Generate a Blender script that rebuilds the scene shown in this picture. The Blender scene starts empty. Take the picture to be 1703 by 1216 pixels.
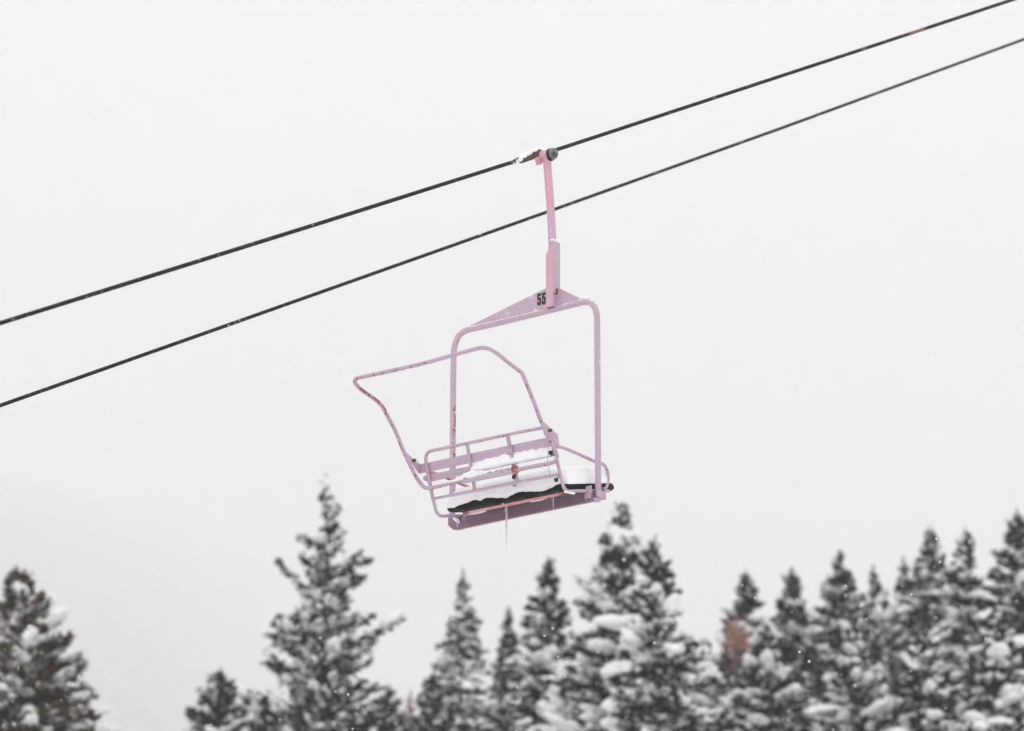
import bpy, bmesh, math, random
import numpy as np
from mathutils import Vector, Matrix, noise as mnoise

R_ = math.radians
scene = bpy.context.scene
C = scene.collection

# ------------------------------------------------------------------ camera frame
F = 8500.0                      # focal length in photo pixels
ELEV = R_(18.0)
CAM = np.array([0.0, 0.0, 1.7])
RX = np.array([1.0, 0, 0]); UP = np.array([0, -math.sin(ELEV), math.cos(ELEV)]); FW = np.array([0, math.cos(ELEV), math.sin(ELEV)])

def ray(px, py):
    return RX * (px - 851.5) / F + UP * (608 - py) / F + FW

A = R_(34.0)                    # heading of the ropeway
W = np.array([math.cos(A), -math.sin(A), 0]); FD = np.array([math.sin(A), math.cos(A), 0]); ZZ = np.array([0, 0, 1.0])
O = CAM + 33.6 * ray(874, 660)  # middle of the chair

def loc(p):                     # world -> chair coordinates (across, forward, up)
    d = np.asarray(p) - O
    return np.array([d @ W, d @ FD, d @ ZZ])
def P(u, f, z): return O + u * W + f * FD + z * ZZ
def hit(px, py, pt, n):
    d = ray(px, py)
    return CAM + d * (((pt - CAM) @ n) / (d @ n))
def onF(px, py, f=0.0): return hit(px, py, O + f * FD, FD)
def onU(px, py, u): return hit(px, py, O + u * W, W)

# ------------------------------------------------------------------ materials
def nd(nt, t, **kw):
    n = nt.nodes.new(t)
    for k, v in kw.items(): setattr(n, k, v)
    return n
def base_mat(name):
    m = bpy.data.materials.new(name); m.use_nodes = True
    nt = m.node_tree; b = nt.nodes['Principled BSDF']
    return m, nt, b
def ramp(nt, fac, stops):
    r = nd(nt, 'ShaderNodeValToRGB')
    cr = r.color_ramp
    while len(cr.elements) < len(stops): cr.elements.new(0.5)
    for e, (p, c) in zip(cr.elements, stops):
        e.position = p; e.color = c if len(c) == 4 else (*c, 1)
    nt.links.new(fac, r.inputs[0]); return r.outputs[0]
def noise(nt, scale, detail=3, rough=.55, vec=None, stretch=None):
    n = nd(nt, 'ShaderNodeTexNoise'); n.inputs['Scale'].default_value = scale
    n.inputs['Detail'].default_value = detail; n.inputs['Roughness'].default_value = rough
    tc = nd(nt, 'ShaderNodeTexCoord')
    v = tc.outputs['Object']
    if stretch:
        mp = nd(nt, 'ShaderNodeMapping'); mp.inputs['Scale'].default_value = stretch
        nt.links.new(v, mp.inputs['Vector']); v = mp.outputs[0]
    nt.links.new(v, n.inputs['Vector'])
    return n.outputs['Fac']
def mix(nt, fac, a, b):
    m = nd(nt, 'ShaderNodeMix', data_type='RGBA')
    if isinstance(fac, float): m.inputs[0].default_value = fac
    else: nt.links.new(fac, m.inputs[0])
    for i, c in ((6, a), (7, b)):
        if isinstance(c, tuple): m.inputs[i].default_value = (*c, 1)
        else: nt.links.new(c, m.inputs[i])
    return m.outputs[2]
def bump(nt, b, h, strength=.3, dist=.01):
    n = nd(nt, 'ShaderNodeBump'); n.inputs['Strength'].default_value = strength; n.inputs['Distance'].default_value = dist
    nt.links.new(h, n.inputs['Height']); nt.links.new(n.outputs[0], b.inputs['Normal'])
def math_(nt, op, a, b):
    m = nd(nt, 'ShaderNodeMath', operation=op)
    if op == 'MULTIPLY_ADD': m.inputs[2].default_value = .5
    for i, c in enumerate((a, b)):
        if isinstance(c, (int, float)): m.inputs[i].default_value = c
        else: nt.links.new(c, m.inputs[i])
    return m.outputs[0]

def paint(name, ca, cb, rust=.66, flecks=.70):
    m, nt, b = base_mat(name)
    col = mix(nt, ramp(nt, noise(nt, 5, 3), [(.40, (0, 0, 0)), (.62, (1, 1, 1))]), ca, cb)
    col = mix(nt, ramp(nt, noise(nt, 55, 4), [(.35, (0, 0, 0)), (.8, (.30, .30, .30))]), col, (ca[0] * .72, ca[1] * .66, ca[2] * .72))
    at = nd(nt, 'ShaderNodeAttribute', attribute_name='wear_or_groove')
    w = math_(nt, 'ADD', noise(nt, 52, 5, .7), math_(nt, 'MULTIPLY', at.outputs['Fac'], .26))
    rf = ramp(nt, w, [(rust, (0, 0, 0)), (rust + .03, (1, 1, 1))])
    rc = mix(nt, ramp(nt, noise(nt, 120, 3), [(.4, (0, 0, 0)), (.6, (1, 1, 1))]), (.16, .028, .022), (.36, .10, .07))
    col = mix(nt, rf, col, rc)
    ff = ramp(nt, noise(nt, 95, 2, .5), [(flecks, (0, 0, 0)), (flecks + .03, (.8, .8, .8))])
    col = mix(nt, ff, col, (.82, .82, .85))          # specks of blown snow stuck to the paint
    nt.links.new(col, b.inputs['Base Color'])
    b.inputs['Roughness'].default_value = .55
    b.inputs['Specular IOR Level'].default_value = .35
    bump(nt, b, w, .35, .004)
    return m
M = {}
M['lav'] = paint('faded lavender paint', (.52, .405, .51), (.565, .415, .49))
M['pink'] = paint('pink paint', (.68, .385, .45), (.585, .41, .50))
M['pale'] = paint('pale worn paint', (.55, .44, .55), (.52, .45, .50), .66)
M['mauve'] = paint('shade-darkened mauve paint', (.275, .175, .235), (.32, .19, .245), .68)  # darker paint: the shade on the seat beam is put into the colour
M['salmon'] = paint('salmon paint', (.66, .26, .28), (.60, .33, .38), .66)

def simple(name, ca, cb, scale=8, rough=.7, metal=0.0, bmp=0.0, bs=None):
    m, nt, b = base_mat(name)
    col = mix(nt, ramp(nt, noise(nt, scale, 4), [(.38, (0, 0, 0)), (.62, (1, 1, 1))]), ca, cb)
    nt.links.new(col, b.inputs['Base Color']); b.inputs['Roughness'].default_value = rough; b.inputs['Metallic'].default_value = metal
    if bmp: bump(nt, b, noise(nt, bs or scale * 3, 5), bmp, .01)
    return m
M['steel'] = simple('galvanised steel', (.24, .24, .235), (.07, .07, .068), 26, .28, .8, .25)
M['forging'] = simple('rusty forged steel', (.17, .095, .068), (.08, .06, .05), 30, .75, .25, .6)
M['black'] = simple('black vinyl', (.004, .0045, .0045), (.008, .009, .009), 22, .5, 0, .5)
M['black'].node_tree.nodes['Principled BSDF'].inputs['Specular IOR Level'].default_value = .18
M['dark'] = simple('black rubber', (.012, .012, .013), (.02, .02, .02), 20, .6)
M['ink'] = simple('black stencil paint', (.010, .010, .011), (.016, .016, .018), 90, .6)
M['rust'] = simple('raw rust', (.25, .07, .035), (.12, .035, .02), 60, .9, 0, .4)
M['chain'] = simple('dull chain steel', (.12, .11, .12), (.22, .21, .22), 60, .5, .6)

def snow_mat(name, scale=14, b_=.5, g=1.0):
    m, nt, b = base_mat(name)
    n1 = noise(nt, scale, 6, .6)
    col = mix(nt, ramp(nt, n1, [(.3, (0, 0, 0)), (.7, (1, 1, 1))]), (.92 * g, .925 * g, .94 * g), (.96 * g, .96 * g, .965 * g))
    nt.links.new(col, b.inputs['Base Color']); b.inputs['Roughness'].default_value = .8
    b.inputs['Specular IOR Level'].default_value = .2
    bump(nt, b, n1, b_, .03)
    return m
M['snow'] = snow_mat('fresh snow', 16, .6)
M['flake'] = snow_mat('snowflake', 4, 0)
m, nt, b = base_mat('ice'); b.inputs['Base Color'].default_value = (.93, .95, .97, 1)
b.inputs['Transmission Weight'].default_value = .35; b.inputs['IOR'].default_value = 1.31; b.inputs['Roughness'].default_value = .18
bump(nt, b, noise(nt, 60, 3), .5, .01); M['ice'] = m

m, nt, b = base_mat('steel rope')
cw = mix(nt, ramp(nt, noise(nt, 30, 4), [(.4, (0, 0, 0)), (.65, (1, 1, 1))]), (.014, .009, .008), (.060, .042, .038))
at = nd(nt, 'ShaderNodeAttribute', attribute_name='wear_or_groove')
cw = mix(nt, ramp(nt, at.outputs['Fac'], [(.35, (0, 0, 0)), (.95, (1, 1, 1))]), (.004, .003, .003), cw)  # groove shade between the strands put into the colour
cw = mix(nt, ramp(nt, noise(nt, .9, 3), [(.68, (0, 0, 0)), (.72, (.75, .75, .75))]), cw, (.33, .20, .16))
cw = mix(nt, ramp(nt, noise(nt, 34, 3, .6), [(.65, (0, 0, 0)), (.69, (.6, .6, .6))]), cw, (.65, .63, .65))
nt.links.new(cw, b.inputs['Base Color']); b.inputs['Roughness'].default_value = .55; b.inputs['Specular IOR Level'].default_value = .12; M['rope'] = m

def foliage(name, ca, cb, cc, lo=.5, hi=.75):
    m, nt, b = base_mat(name)
    col = mix(nt, ramp(nt, noise(nt, 1.3, 3), [(.36, (0, 0, 0)), (.66, (1, 1, 1))]), ca, cb)
    col = mix(nt, ramp(nt, noise(nt, 2.2 if lo < .5 else 6, 4), [(lo, (0, 0, 0)), (hi, (1, 1, 1))]), col, cc)
    nt.links.new(col, b.inputs['Base Color']); b.inputs['Roughness'].default_value = .85; b.inputs['Specular IOR Level'].default_value = .03
    return m
M['needles'] = foliage('dark spruce needles', (.015, .0078, .0050), (.032, .0180, .0115), (.075, .042, .027))
M['needles_brown'] = foliage('olive brown spruce needles', (.010, .0075, .005), (.035, .023, .012), (.15, .095, .045), .44, .60)
M['needles_dead'] = foliage('dead orange needles', (.50, .33, .28), (.58, .42, .36), (.26, .15, .12))
M['bark'] = simple('spruce bark', (.055, .045, .042), (.10, .08, .075), 9, .9, 0, .8)
M['dead_wood'] = simple('broken orange wood', (.50, .29, .22), (.34, .19, .14), 6, .85, 0, .6)

# ------------------------------------------------------------------ mesh helpers
class MB:
    def __init__(s): s.v = []; s.f = []; s.w = []; s.mi = []; s.n = 0
    def add(s, v, f, wear_or_groove=None, mi=0):
        v = np.asarray(v, float).reshape(-1, 3); o = s.n
        s.v.append(v); s.n += len(v)
        s.f += [tuple(int(i) + o for i in q) for q in f]
        s.mi += [mi] * len(f)
        s.w.append(np.zeros(len(v)) if wear_or_groove is None else np.asarray(wear_or_groove, float))
        return s
    def build(s, name, mat, parent=None, smooth=True, origin=None, bevel=0):
        me = bpy.data.meshes.new(name)
        v = np.concatenate(s.v)
        org = np.array(parent_origin(parent)) if parent is not None else (np.zeros(3) if origin is None else np.asarray(origin))
        v = v - org
        me.from_pydata(v.tolist(), [], s.f)
        for mm in (mat if isinstance(mat, (list, tuple)) else [mat]): me.materials.append(mm)
        if isinstance(mat, (list, tuple)): me.polygons.foreach_set('material_index', s.mi)
        wv = np.concatenate(s.w)
        if wv.any():
            at = me.attributes.new('wear_or_groove', 'FLOAT', 'POINT'); at.data.foreach_set('value', wv)
        if smooth: me.polygons.foreach_set('use_smooth', [True] * len(me.polygons))
        me.update()
        o = bpy.data.objects.new(name, me); C.objects.link(o)
        if parent is not None: o.parent = parent
        else: o.location = Vector(org.tolist())
        if bevel:
            bm = bmesh.new(); bm.from_mesh(me); bmesh.ops.remove_doubles(bm, verts=bm.verts, dist=1e-5)
            bmesh.ops.recalc_face_normals(bm, faces=bm.faces)
            bmesh.ops.bevel(bm, geom=list(bm.edges), offset=bevel, segments=2, affect='EDGES', profile=.6)
            bm.to_mesh(me); bm.free()
        return o
def parent_origin(p):
    o = Vector((0, 0, 0))
    while p is not None: o += p.location; p = p.parent
    return o

def smooth_path(pts, sub=5, closed=False, alpha=.5):
    """centripetal-like Catmull-Rom through 3-D points"""
    pts = [np.asarray(p, float) for p in pts]; n = len(pts); out = []
    rng_ = range(n if closed else n - 1)
    for i in rng_:
        p1, p2 = pts[i], pts[(i + 1) % n]
        p0 = pts[i - 1] if (closed or i > 0) else p1 * 2 - p2
        p3 = pts[(i + 2) % n] if (closed or i + 2 < n) else p2 * 2 - p1
        d = np.linalg.norm(p2 - p1)
        m1 = (p2 - p0) / (np.linalg.norm(p2 - p1) + np.linalg.norm(p1 - p0)) * d
        m2 = (p3 - p1) / (np.linalg.norm(p3 - p2) + np.linalg.norm(p2 - p1)) * d
        for k in range(sub):
            t = k / sub; t2 = t * t; t3 = t2 * t
            out.append((2 * t3 - 3 * t2 + 1) * p1 + (t3 - 2 * t2 + t) * m1 + (-2 * t3 + 3 * t2) * p2 + (t3 - t2) * m2)
    if not closed: out.append(pts[-1])
    return out

def tube(pts, r, seg=12, closed=False, wear_or_groove=None, mb=None, cap=True, mi=0):
    pts = np.asarray(pts, float); n = len(pts)
    T = np.empty_like(pts)
    if closed: T = np.roll(pts, -1, 0) - np.roll(pts, 1, 0)
    else:
        T[1:-1] = pts[2:] - pts[:-2]; T[0] = pts[1] - pts[0]; T[-1] = pts[-1] - pts[-2]
    T /= np.linalg.norm(T, axis=1)[:, None]
    ref = ZZ if abs(T[0] @ ZZ) < .9 else W
    N = np.cross(T[0], ref); N /= np.linalg.norm(N)
    rr = np.full(n, r) if np.isscalar(r) else np.asarray(r, float)
    ang = np.arange(seg) * 2 * math.pi / seg
    V = []; wv = []
    for i in range(n):
        if i: N = N - (N @ T[i]) * T[i]; N /= np.linalg.norm(N)
        B = np.cross(T[i], N)
        d = np.cos(ang)[:, None] * N + np.sin(ang)[:, None] * B
        ring = pts[i] + d * rr[i]
        V.append(ring)
        if wear_or_groove: wv += [wear_or_groove(i / (n - 1), dd, pts[i]) for dd in d]
    f = []
    for i in range(n if closed else n - 1):
        j = (i + 1) % n
        for k in range(seg):
            l = (k + 1) % seg
            f.append((i * seg + k, i * seg + l, j * seg + l, j * seg + k))
    if cap and not closed:
        f.append(tuple(range(seg - 1, -1, -1))); f.append(tuple((n - 1) * seg + k for k in range(seg)))
    mb = mb or MB()
    mb.add(np.concatenate(V), f, wv if wear_or_groove else None, mi)
    return mb

def prism(poly, ext, mb=None, wear_or_groove=None):
    """extrude a planar 3-D polygon by a vector"""
    poly = np.asarray(poly, float); n = len(poly); mb = mb or MB()
    v = np.concatenate([poly, poly + ext])
    f = [tuple(range(n)), tuple(range(2 * n - 1, n - 1, -1))] + [(i, i + n, (i + 1) % n + n, (i + 1) % n) for i in range(n)]
    f = [tuple(reversed(q)) for q in f[2:]] + f[:2]
    return mb.add(v, f, wear_or_groove)

def box(c, ax, ay, az, mb=None, wear_or_groove=None):
    """box with centre c and half-axis vectors"""
    c, ax, ay, az = (np.asarray(q, float) for q in (c, ax, ay, az)); mb = mb or MB()
    v = [c + i * ax + j * ay + k * az for i in (-1, 1) for j in (-1, 1) for k in (-1, 1)]
    f = [(0, 1, 3, 2), (4, 6, 7, 5), (0, 4, 5, 1), (2, 3, 7, 6), (0, 2, 6, 4), (1, 5, 7, 3)]
    return mb.add(v, f, wear_or_groove)

def ico(sub):
    bm = bmesh.new(); bmesh.ops.create_icosphere(bm, subdivisions=sub, radius=1)
    v = np.array([x.co[:] for x in bm.verts]); f = [tuple(q.index for q in p.verts) for p in bm.faces]; bm.free(); return v, f
ICO = {k: ico(k) for k in (1, 2, 3, 4)}
def lump(rng, amp, v):
    d = np.zeros(len(v))
    for fr, am in ((1.6, .5), (3.1, .32), (5.5, .18)):
        k = rng.normal(size=(3, 3)) * fr; ph = rng.uniform(0, 6.28, 3)
        d += am * np.sin(v @ k.T + ph).mean(1) * 1.7
    return 1 + amp * d
def blob(rng, c, ax, ay, az, amp=.3, sub=3, mb=None, mi=0, flat=0):
    v, f = ICO[sub]; s = lump(rng, amp, v)
    vv = v.copy()
    if flat: vv[:, 2] = np.where(vv[:, 2] < 0, vv[:, 2] * flat, vv[:, 2])
    mb = mb or MB()
    vv = vv * s[:, None]
    return mb.add(np.asarray(c) + vv[:, :1] * np.asarray(ax) + vv[:, 1:2] * np.asarray(ay) + vv[:, 2:3] * np.asarray(az), f, None, mi)

def tag(o, label=None, cat=None, group=None, kind=None):
    for k, v in (('label', label), ('category', cat), ('group', group), ('kind', kind)):
        if v: o[k] = v
    return o
def empty(name, p, label, cat, group=None):
    o = bpy.data.objects.new(name, None); o.location = Vector([float(x) for x in p]); o.empty_display_size = .3
    C.objects.link(o); return tag(o, label, cat, group)

def down_wear(lo, hi, amt=1.0, thr=.2):
    def fn(s, d, p):
        return amt if (lo <= s <= hi and d[2] < -thr) else 0.0
    return fn

# ------------------------------------------------------------------ THE CHAIR
chair = empty('chairlift_chair', O, 'pink metal ski lift chair number 55 loaded with snow, hanging from the upper cable', 'ski lift chair')
ub_l = loc(onF(753.3, 740))[0]; ub_r = loc(onF(994.5, 740))[0]
uf_l = ub_l + .070; uf_r = ub_r - .065
SR = onU(943, 816, uf_r); SF = onU(1016, 816.5, uf_r)
FS = SF - SR; FS /= np.linalg.norm(FS)        # seat direction, tipped back
NS = np.cross(W, FS); NS /= np.linalg.norm(NS)
if NS[2] < 0: NS = -NS
print('bail', ub_l, ub_r, 'seat rear', loc(SR), 'front', loc(SF), 'tilt', math.degrees(math.asin(FS[2])))
rng = np.random.default_rng(5)

# bail: one bent tube
pl = [(751.8, 868), (752.6, 790), (753.2, 700), (754.0, 620), (754.6, 590), (756, 577), (761, 562), (767.5, 554.5), (777, 549.2), (806, 542.5),
      (860, 529.6), (921, 514.8), (960, 505), (970, 502.7), (978, 502.6), (985, 506.5), (990.6, 515), (992.8, 528), (993.3, 560), (993.8, 640), (994.4, 740), (994.9, 826.5)]
bail_pts = smooth_path([onF(x, y) for x, y in pl], 4)
def bail_wear(s, d, p):
    q = loc(p)
    return .74 if (q[0] < -.3 and -.35 < q[2] < .05 and (d @ W) > .60 and (d @ FD) < .25) else 0.0
tube(bail_pts, .0205, 16, wear_or_groove=bail_wear).build('bail_tube', M['lav'], chair)

# triangular stiffening plate with its half-round notch
pp = [(775.4, 545.5), (908.6, 479.5), (930.3, 479.5), (967.5, 497.5), (966, 503)]
notch = [(890.6 + 3.6 * math.cos(t), 519.5 + 6.2 * -math.sin(t)) for t in np.linspace(0, math.pi, 9)]
poly = [onF(x, y) for x, y in pp + [(900, 519.5)] + notch + [(880, 524)]]
# split at the notch so that the polygons stay simple
gp = MB()
prism([p - .004 * FD for p in poly], .008 * FD, gp)
gp.build('gusset_plate', M['lav'], chair, smooth=False)

# number 55
five = [(.04, 1), (.60, 1), (.60, .80), (.27, .80), (.27, .645), (.36, .67), (.47, .65), (.57, .58), (.62, .46), (.62, .19), (.56, .07), (.44, 0), (.20, 0),
        (.08, .05), (.01, .16), (.01, .35), (.24, .35), (.24, .22), (.30, .165), (.365, .22), (.365, .43), (.32, .50), (.26, .50), (.22, .44), (.04, .44)]
n0 = loc(onF(894.0, 509.0))
for k in range(2):
    mb = MB(); hh = .083
    pts = [P(n0[0] + k * .0375 + x * .052, -.0065, n0[2] + y * hh + (x * .052 + k * .0375) * -.02) for x, y in five]
    prism(pts, .0024 * FD, mb); mb.build('number_digit', M['ink'], chair, smooth=False)

# hanger: round stem, then the channel post
stem = [onF(*q) for q in ((909.3, 262), (911.5, 290), (915.7, 347), (918.2, 393), (918.9, 432), (919.2, 450))]
tube(smooth_path(stem, 4), [.027] * 21, 18).build('hanger_stem', M['pink'], chair)
cL = loc(onF(909.0, 470)); cR = loc(onF(930.5, 470))
def zpx(x, y): return loc(onF(x, y))[2]
zt, zb = zpx(919, 404), zpx(919, 513)
um = (loc(onF(919.7, 470))[0])
post = MB()
# rear web (seen to the left) and the side flange (seen to the right)
w2 = .024
prism([P(um - w2, -.0405, zpx(910, 427)), P(um - w2, -.0405, zb), P(um + w2, -.0405, zb), P(um + w2, -.0405, zt - .01), P(um - w2 + .02, -.0405, zpx(913, 414))], .006 * FD, post)
flg = MB()
prism([P(um + w2, -.040, zt), P(um + w2, -.040, zb), P(um + w2, .040, zb), P(um + w2, .040, zt)], .006 * W, flg)
flg.build('post_flange', M['lav'], chair, smooth=False)
prism([P(um - w2 - .006, -.040, zpx(910, 427)), P(um - w2 - .006, -.040, zb), P(um - w2 - .006, .040, zb), P(um - w2 - .006, .040, zpx(910, 427))], .006 * W, post)
post.build('hanger_post', M['pink'], chair, smooth=False)
mb = MB(); blob(rng, P(um + w2 - .005, -.005, zt + .006), .018 * W, .042 * FD, .012 * ZZ, .3, 3, mb)
mb.build('snow', M['snow'], chair)
# weld rust where the post meets the plate
mb = MB(); blob(rng, onF(926, 484, -.045), .010 * W, .006 * FD, .022 * ZZ, .5, 2, mb); blob(rng, onF(923, 489, -.045), .012 * W, .005 * FD, .005 * ZZ, .5, 2, mb)
mb.build('rust_patch', M['rust'], chair)

# grip on the rope
uh = loc(onF(909.3, 262))[0]
U_ROPE = uh - .070
ph = onF(909.5, 259)
g0 = loc(ph)
def gp_(du, df, dz): return P(g0[0] + du, g0[1] + df, g0[2] + dz)
def cyl(p0, p1, r, seg=20, mb=None, prof=None):
    if prof is None: return tube([p0, p1], r, seg, mb=mb)
    pts = [p0 + (p1 - p0) * t for t, _ in prof]
    return tube(pts, [q for _, q in prof], seg, mb=mb)
grip = empty('grip', (0, 0, 0), None, None); grip.parent = chair; del grip
for o in list(C.objects):
    if o.name == 'grip': bpy.data.objects.remove(o)
hub = cyl(gp_(-.055, 0, 0), gp_(.022, 0, 0), 0, 24, prof=[(0, .030), (.04, .036), (.3, .038), (.9, .038), (1, .034)]).build('grip_hub', M['pink'], chair)
mb = cyl(gp_(.022, 0, 0), gp_(.034, 0, 0), .043, 24); cyl(gp_(-.066, 0, 0), gp_(-.055, 0, 0), .041, 24, mb)
mb.build('rubber_washer', M['dark'], chair, smooth=False)
cyl(gp_(.034, 0, .004), gp_(.085, 0, .004), 0, 28, prof=[(0, .038), (.12, .041), (.35, .040), (.6, .034), (.8, .025), (.93, .013), (1, .003)]).build('dome_nut', M['steel'], chair)
# jaw forging that lies along the rope
GR = onU(890, 259, U_ROPE)
rope_dir = onU(845, 275.5, U_ROPE) - onU(925, 249.5, U_ROPE); rope_dir /= np.linalg.norm(rope_dir)
jb = onU(893, 256, U_ROPE + .02)
jaw = MB()
jp = [onU(*q, U_ROPE) for q in ((899, 255.5), (894, 256), (888, 257), (882, 260.5), (876, 263.8), (869, 266.8), (866, 268))]
tube(smooth_path(jp, 3), np.interp(np.linspace(0, 1, 19), [0, .2, .45, .65, 1], [.030, .036, .027, .020, .016]), 16, mb=jaw)
jaw.build('grip_jaw', M['forging'], chair)
mb = prism([onU(889, 262, U_ROPE + .02), onU(896, 260, U_ROPE + .02), onU(897.5, 274, U_ROPE + .02), onU(892, 275.5, U_ROPE + .02)], .02 * W)
mb.build('jaw_tab', M['pink'], chair, smooth=False)
sn = MB()
for x, y, s in ((896, 252, .03), (888, 251.5, .034), (879, 255.5, .032), (871, 260.5, .028), (864, 265, .030), (858, 268, .026), (852, 271, .018), (905, 250.5, .024), (911, 249.5, .014)):
    blob(rng, onU(x, y, U_ROPE), s * 1.25 * rope_dir, s * .8 * W, s * .62 * ZZ, .35, 3, sn)
sn.build('snow', M['snow'], chair)
mb = tube([onU(862, 262.5, U_ROPE + .02), onU(857, 265, U_ROPE + .02), onU(848, 270.5, U_ROPE + .02)], [.006, .007, .003], 8); mb.build('jaw_tip', M['steel'], chair)

# backrest frame ------------------------------------------------------------
BL = [(708, 765), (710.8, 781.4), (715.3, 803), (718.9, 824.8), (723.4, 842.9)]
bA = onU(708, 765, uf_l); bB = onU(719, 824, uf_l)
BN = np.cross(W, bB - bA); BN /= np.linalg.norm(BN)
if BN @ FD < 0: BN = -BN                     # normal to the backrest, pointing forward
def onB(px, py, off=0.0): return hit(px, py, bA + BN * off, BN)
r_side = [(908, 711.8), (913.5, 716), (916.5, 726), (921.5, 745), (927.2, 768.7), (931.5, 788.6), (935.5, 804)]
left_low = [onU(x, y, uf_l) for x, y in ((723.2, 842), (725.5, 850.5), (729.5, 856.3), (735, 858.5), (742, 858.2))]
u_l = uf_l
right_low = [onU(x, y, uf_r) for x, y in ((936.8, 808), (939.2, 813.2), (943.6, 816.6), (950.5, 817.3), (962, 816.6))]
frontL = P(0, 0, 0)
# forward runs of the side rails, under the cushion
sl = loc(left_low[-1]); dF = .50
lf_end = left_low[-1] + FS * dF
rf_end = onU(1012, 816.8, uf_r)
pts = [lf_end, left_low[-1] + FS * .2] + left_low[::-1] + [onB(718.9, 824.8), onB(715.0, 803), onB(711.0, 783), onB(708.3, 767), onB(709.3, 756.5), onB(713.0, 751.7), onB(719.5, 749.4),
       onB(748.8, 743.3), onB(774, 738), onB(842.9, 723.3), onB(899.8, 712.0)] + [onB(x, y) for x, y in r_side] + right_low + [onU(985, 816.8, uf_r), rf_end]
tube(smooth_path(pts, 4), .0112, 12, wear_or_groove=lambda s, d, p: .35 if d[2] < -.3 else 0).build('seat_frame', M['lav'], chair)

def rail(px0, px1, r, mat, name, off=0.0, wear_or_groove=None):
    a, b_ = onB(*px0, off), onB(*px1, off)
    return tube([a + (b_ - a) * t for t in np.linspace(0, 1, 12)], r, 10, wear_or_groove=wear_or_groove).build(name, mat, chair)
rail((721.5, 829.4), (933.0, 788.2), .0098, M['lav'], 'back_rail')
def upright(q, wd, name='back_upright'):
    mb = MB()
    for (x0, y0), (x1, y1) in zip(q[:-1], q[1:]):
        a, b_ = onB(x0, y0, .0), onB(x1, y1, .0); c = (a + b_) / 2
        box(c, wd * W, BN * .006, (b_ - a) / 2 * 1.002, mb, [.3] * 8)
    return mb.build(name, M['lav'], chair, smooth=False)
upright([(776.8, 738.5), (789.8, 815.5)], .0105)
upright([(844.0, 723.5), (860.3, 801.5)], .0125)
def slat(tl, tr, br, bl, name, mat, off=.013, th=.007):
    q = [onB(*p, off) for p in (tl, tr, br, bl)]
    return prism(q, BN * th).build(name, mat, chair, smooth=False, bevel=.002)
slat((697, 772.4), (915.5, 726.4), (919, 741.6), (698.6, 787.8), 'back_slat', M['lav'])
slat((708, 790.5), (924.5, 745.5), (927, 757.5), (710, 802.5), 'back_slat', M['lav'])
mb = tube([onB(708.5, 793.5, .012), onB(709.5, 797, .020)], .022, 14); mb.build('slat_end_cap', M['lav'], chair)

# arm rests ---------------------------------------------------------------
ar = [(924.6, 743.0), (931, 743.8), (937.8, 745.2), (948, 749.2), (959.5, 754.2), (977.6, 762.4), (992, 768.6), (1000.5, 771), (1005.7, 774.8), (1009.3, 781.4), (1011.3, 789), (1011.6, 798), (1009.6, 806.7), (1006.6, 814)]
arp = [onU(x, y, uf_r) for x, y in ar]
tube(smooth_path(arp, 3), .0108, 12, wear_or_groove=down_wear(0, 1, .3)).build('arm_rest', M['lav'], chair)
tube(smooth_path([p + (uf_l - uf_r) * W for p in arp], 3), .0108, 12, wear_or_groove=down_wear(0, 1, .8)).build('arm_rest', M['salmon'], chair)

# restraint bar -----------------------------------------------------------
uR = ub_r - .043; uL = ub_l + .0
bR = onU(867.2, 619.2, uR); bL = onU(636.0, 676.5, uL); TR = onU(810.8, 575.2, uR)
UN = np.cross(bL - bR, TR - bR); UN /= np.linalg.norm(UN)
def onT(px, py): return hit(px, py, bR, UN)
top = [onT(*q) for q in ((629, 669), (621.3, 662.6), (604.2, 650.9), (593.5, 641.4), (590.2, 635.0), (591.9, 630.3), (597.8, 628.0), (634, 620.3), (698.3, 605.8), (751.7, 591.3),
                         (788, 581.2), (801.4, 578.4), (812.9, 580.2), (826, 587.4), (845.8, 603.4), (862, 615.6))]
right = [onU(*q, uR) for q in ((868.2, 620.6), (872, 629), (885.3, 662), (900.9, 703), (908, 719), (911.9, 726.5), (919.7, 742), (924.6, 752.5))]
left = [onU(*q, uL) for q in ((699.9, 804.6), (690.9, 791.4), (681.8, 772.6), (671.6, 751.6), (658.7, 719.3), (647, 696.8), (637.4, 679))]
RB = np.cross(right[-1] - right[-3], W); RB /= np.linalg.norm(RB)
q0 = right[-1]
def onR(px, py): return hit(px, py, q0, RB)
low = [onR(*q) for q in ((926.2, 760.8), (923.3, 766.9), (914.3, 770.7), (896, 774.0), (863.6, 780.5), (770.5, 799.6), (743.3, 805.2), (718, 811.4), (707.5, 811.2))]
# the left low corner joins the left side plane smoothly
loop = top + right + low + left
lp = smooth_path(loop, 4, closed=True)
ZTOP = loc(onT(600, 634))[2]
def rb_wear(s, d, p):
    q = loc(p)
    if q[2] > ZTOP: return (.5 if q[0] < .05 else .22) if d[2] < -.1 else 0
    if q[0] < -.3 and -.20 < q[2] < .0: return .75 if (d @ W) > .5 else 0
    return .5 if d[2] < -.5 else 0
tube(lp, .0132, 12, closed=True, wear_or_groove=rb_wear).build('restraint_bar', M['lav'], chair)
sl0, sl1 = onR(773.5, 798.6), onR(861, 781.0)
mb = tube([sl0 + (sl1 - sl0) * t for t in np.linspace(0, 1, 16)], .0225, 16, wear_or_groove=lambda s, d, p: .45 if (s > .45 and d[2] > -.3) else .1)
mb.build('bar_sleeve', M['pale'], chair)
mb = tube([onR(858.0, 777), onR(855.5, 787)], .016, 10, wear_or_groove=lambda s, d, p: 1); tube([onR(854, 781.5), onR(860, 780.3)], .027, 12, mb=mb, wear_or_groove=lambda s, d, p: .8)
mb.build('sleeve_clamp', M['salmon'], chair)
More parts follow.
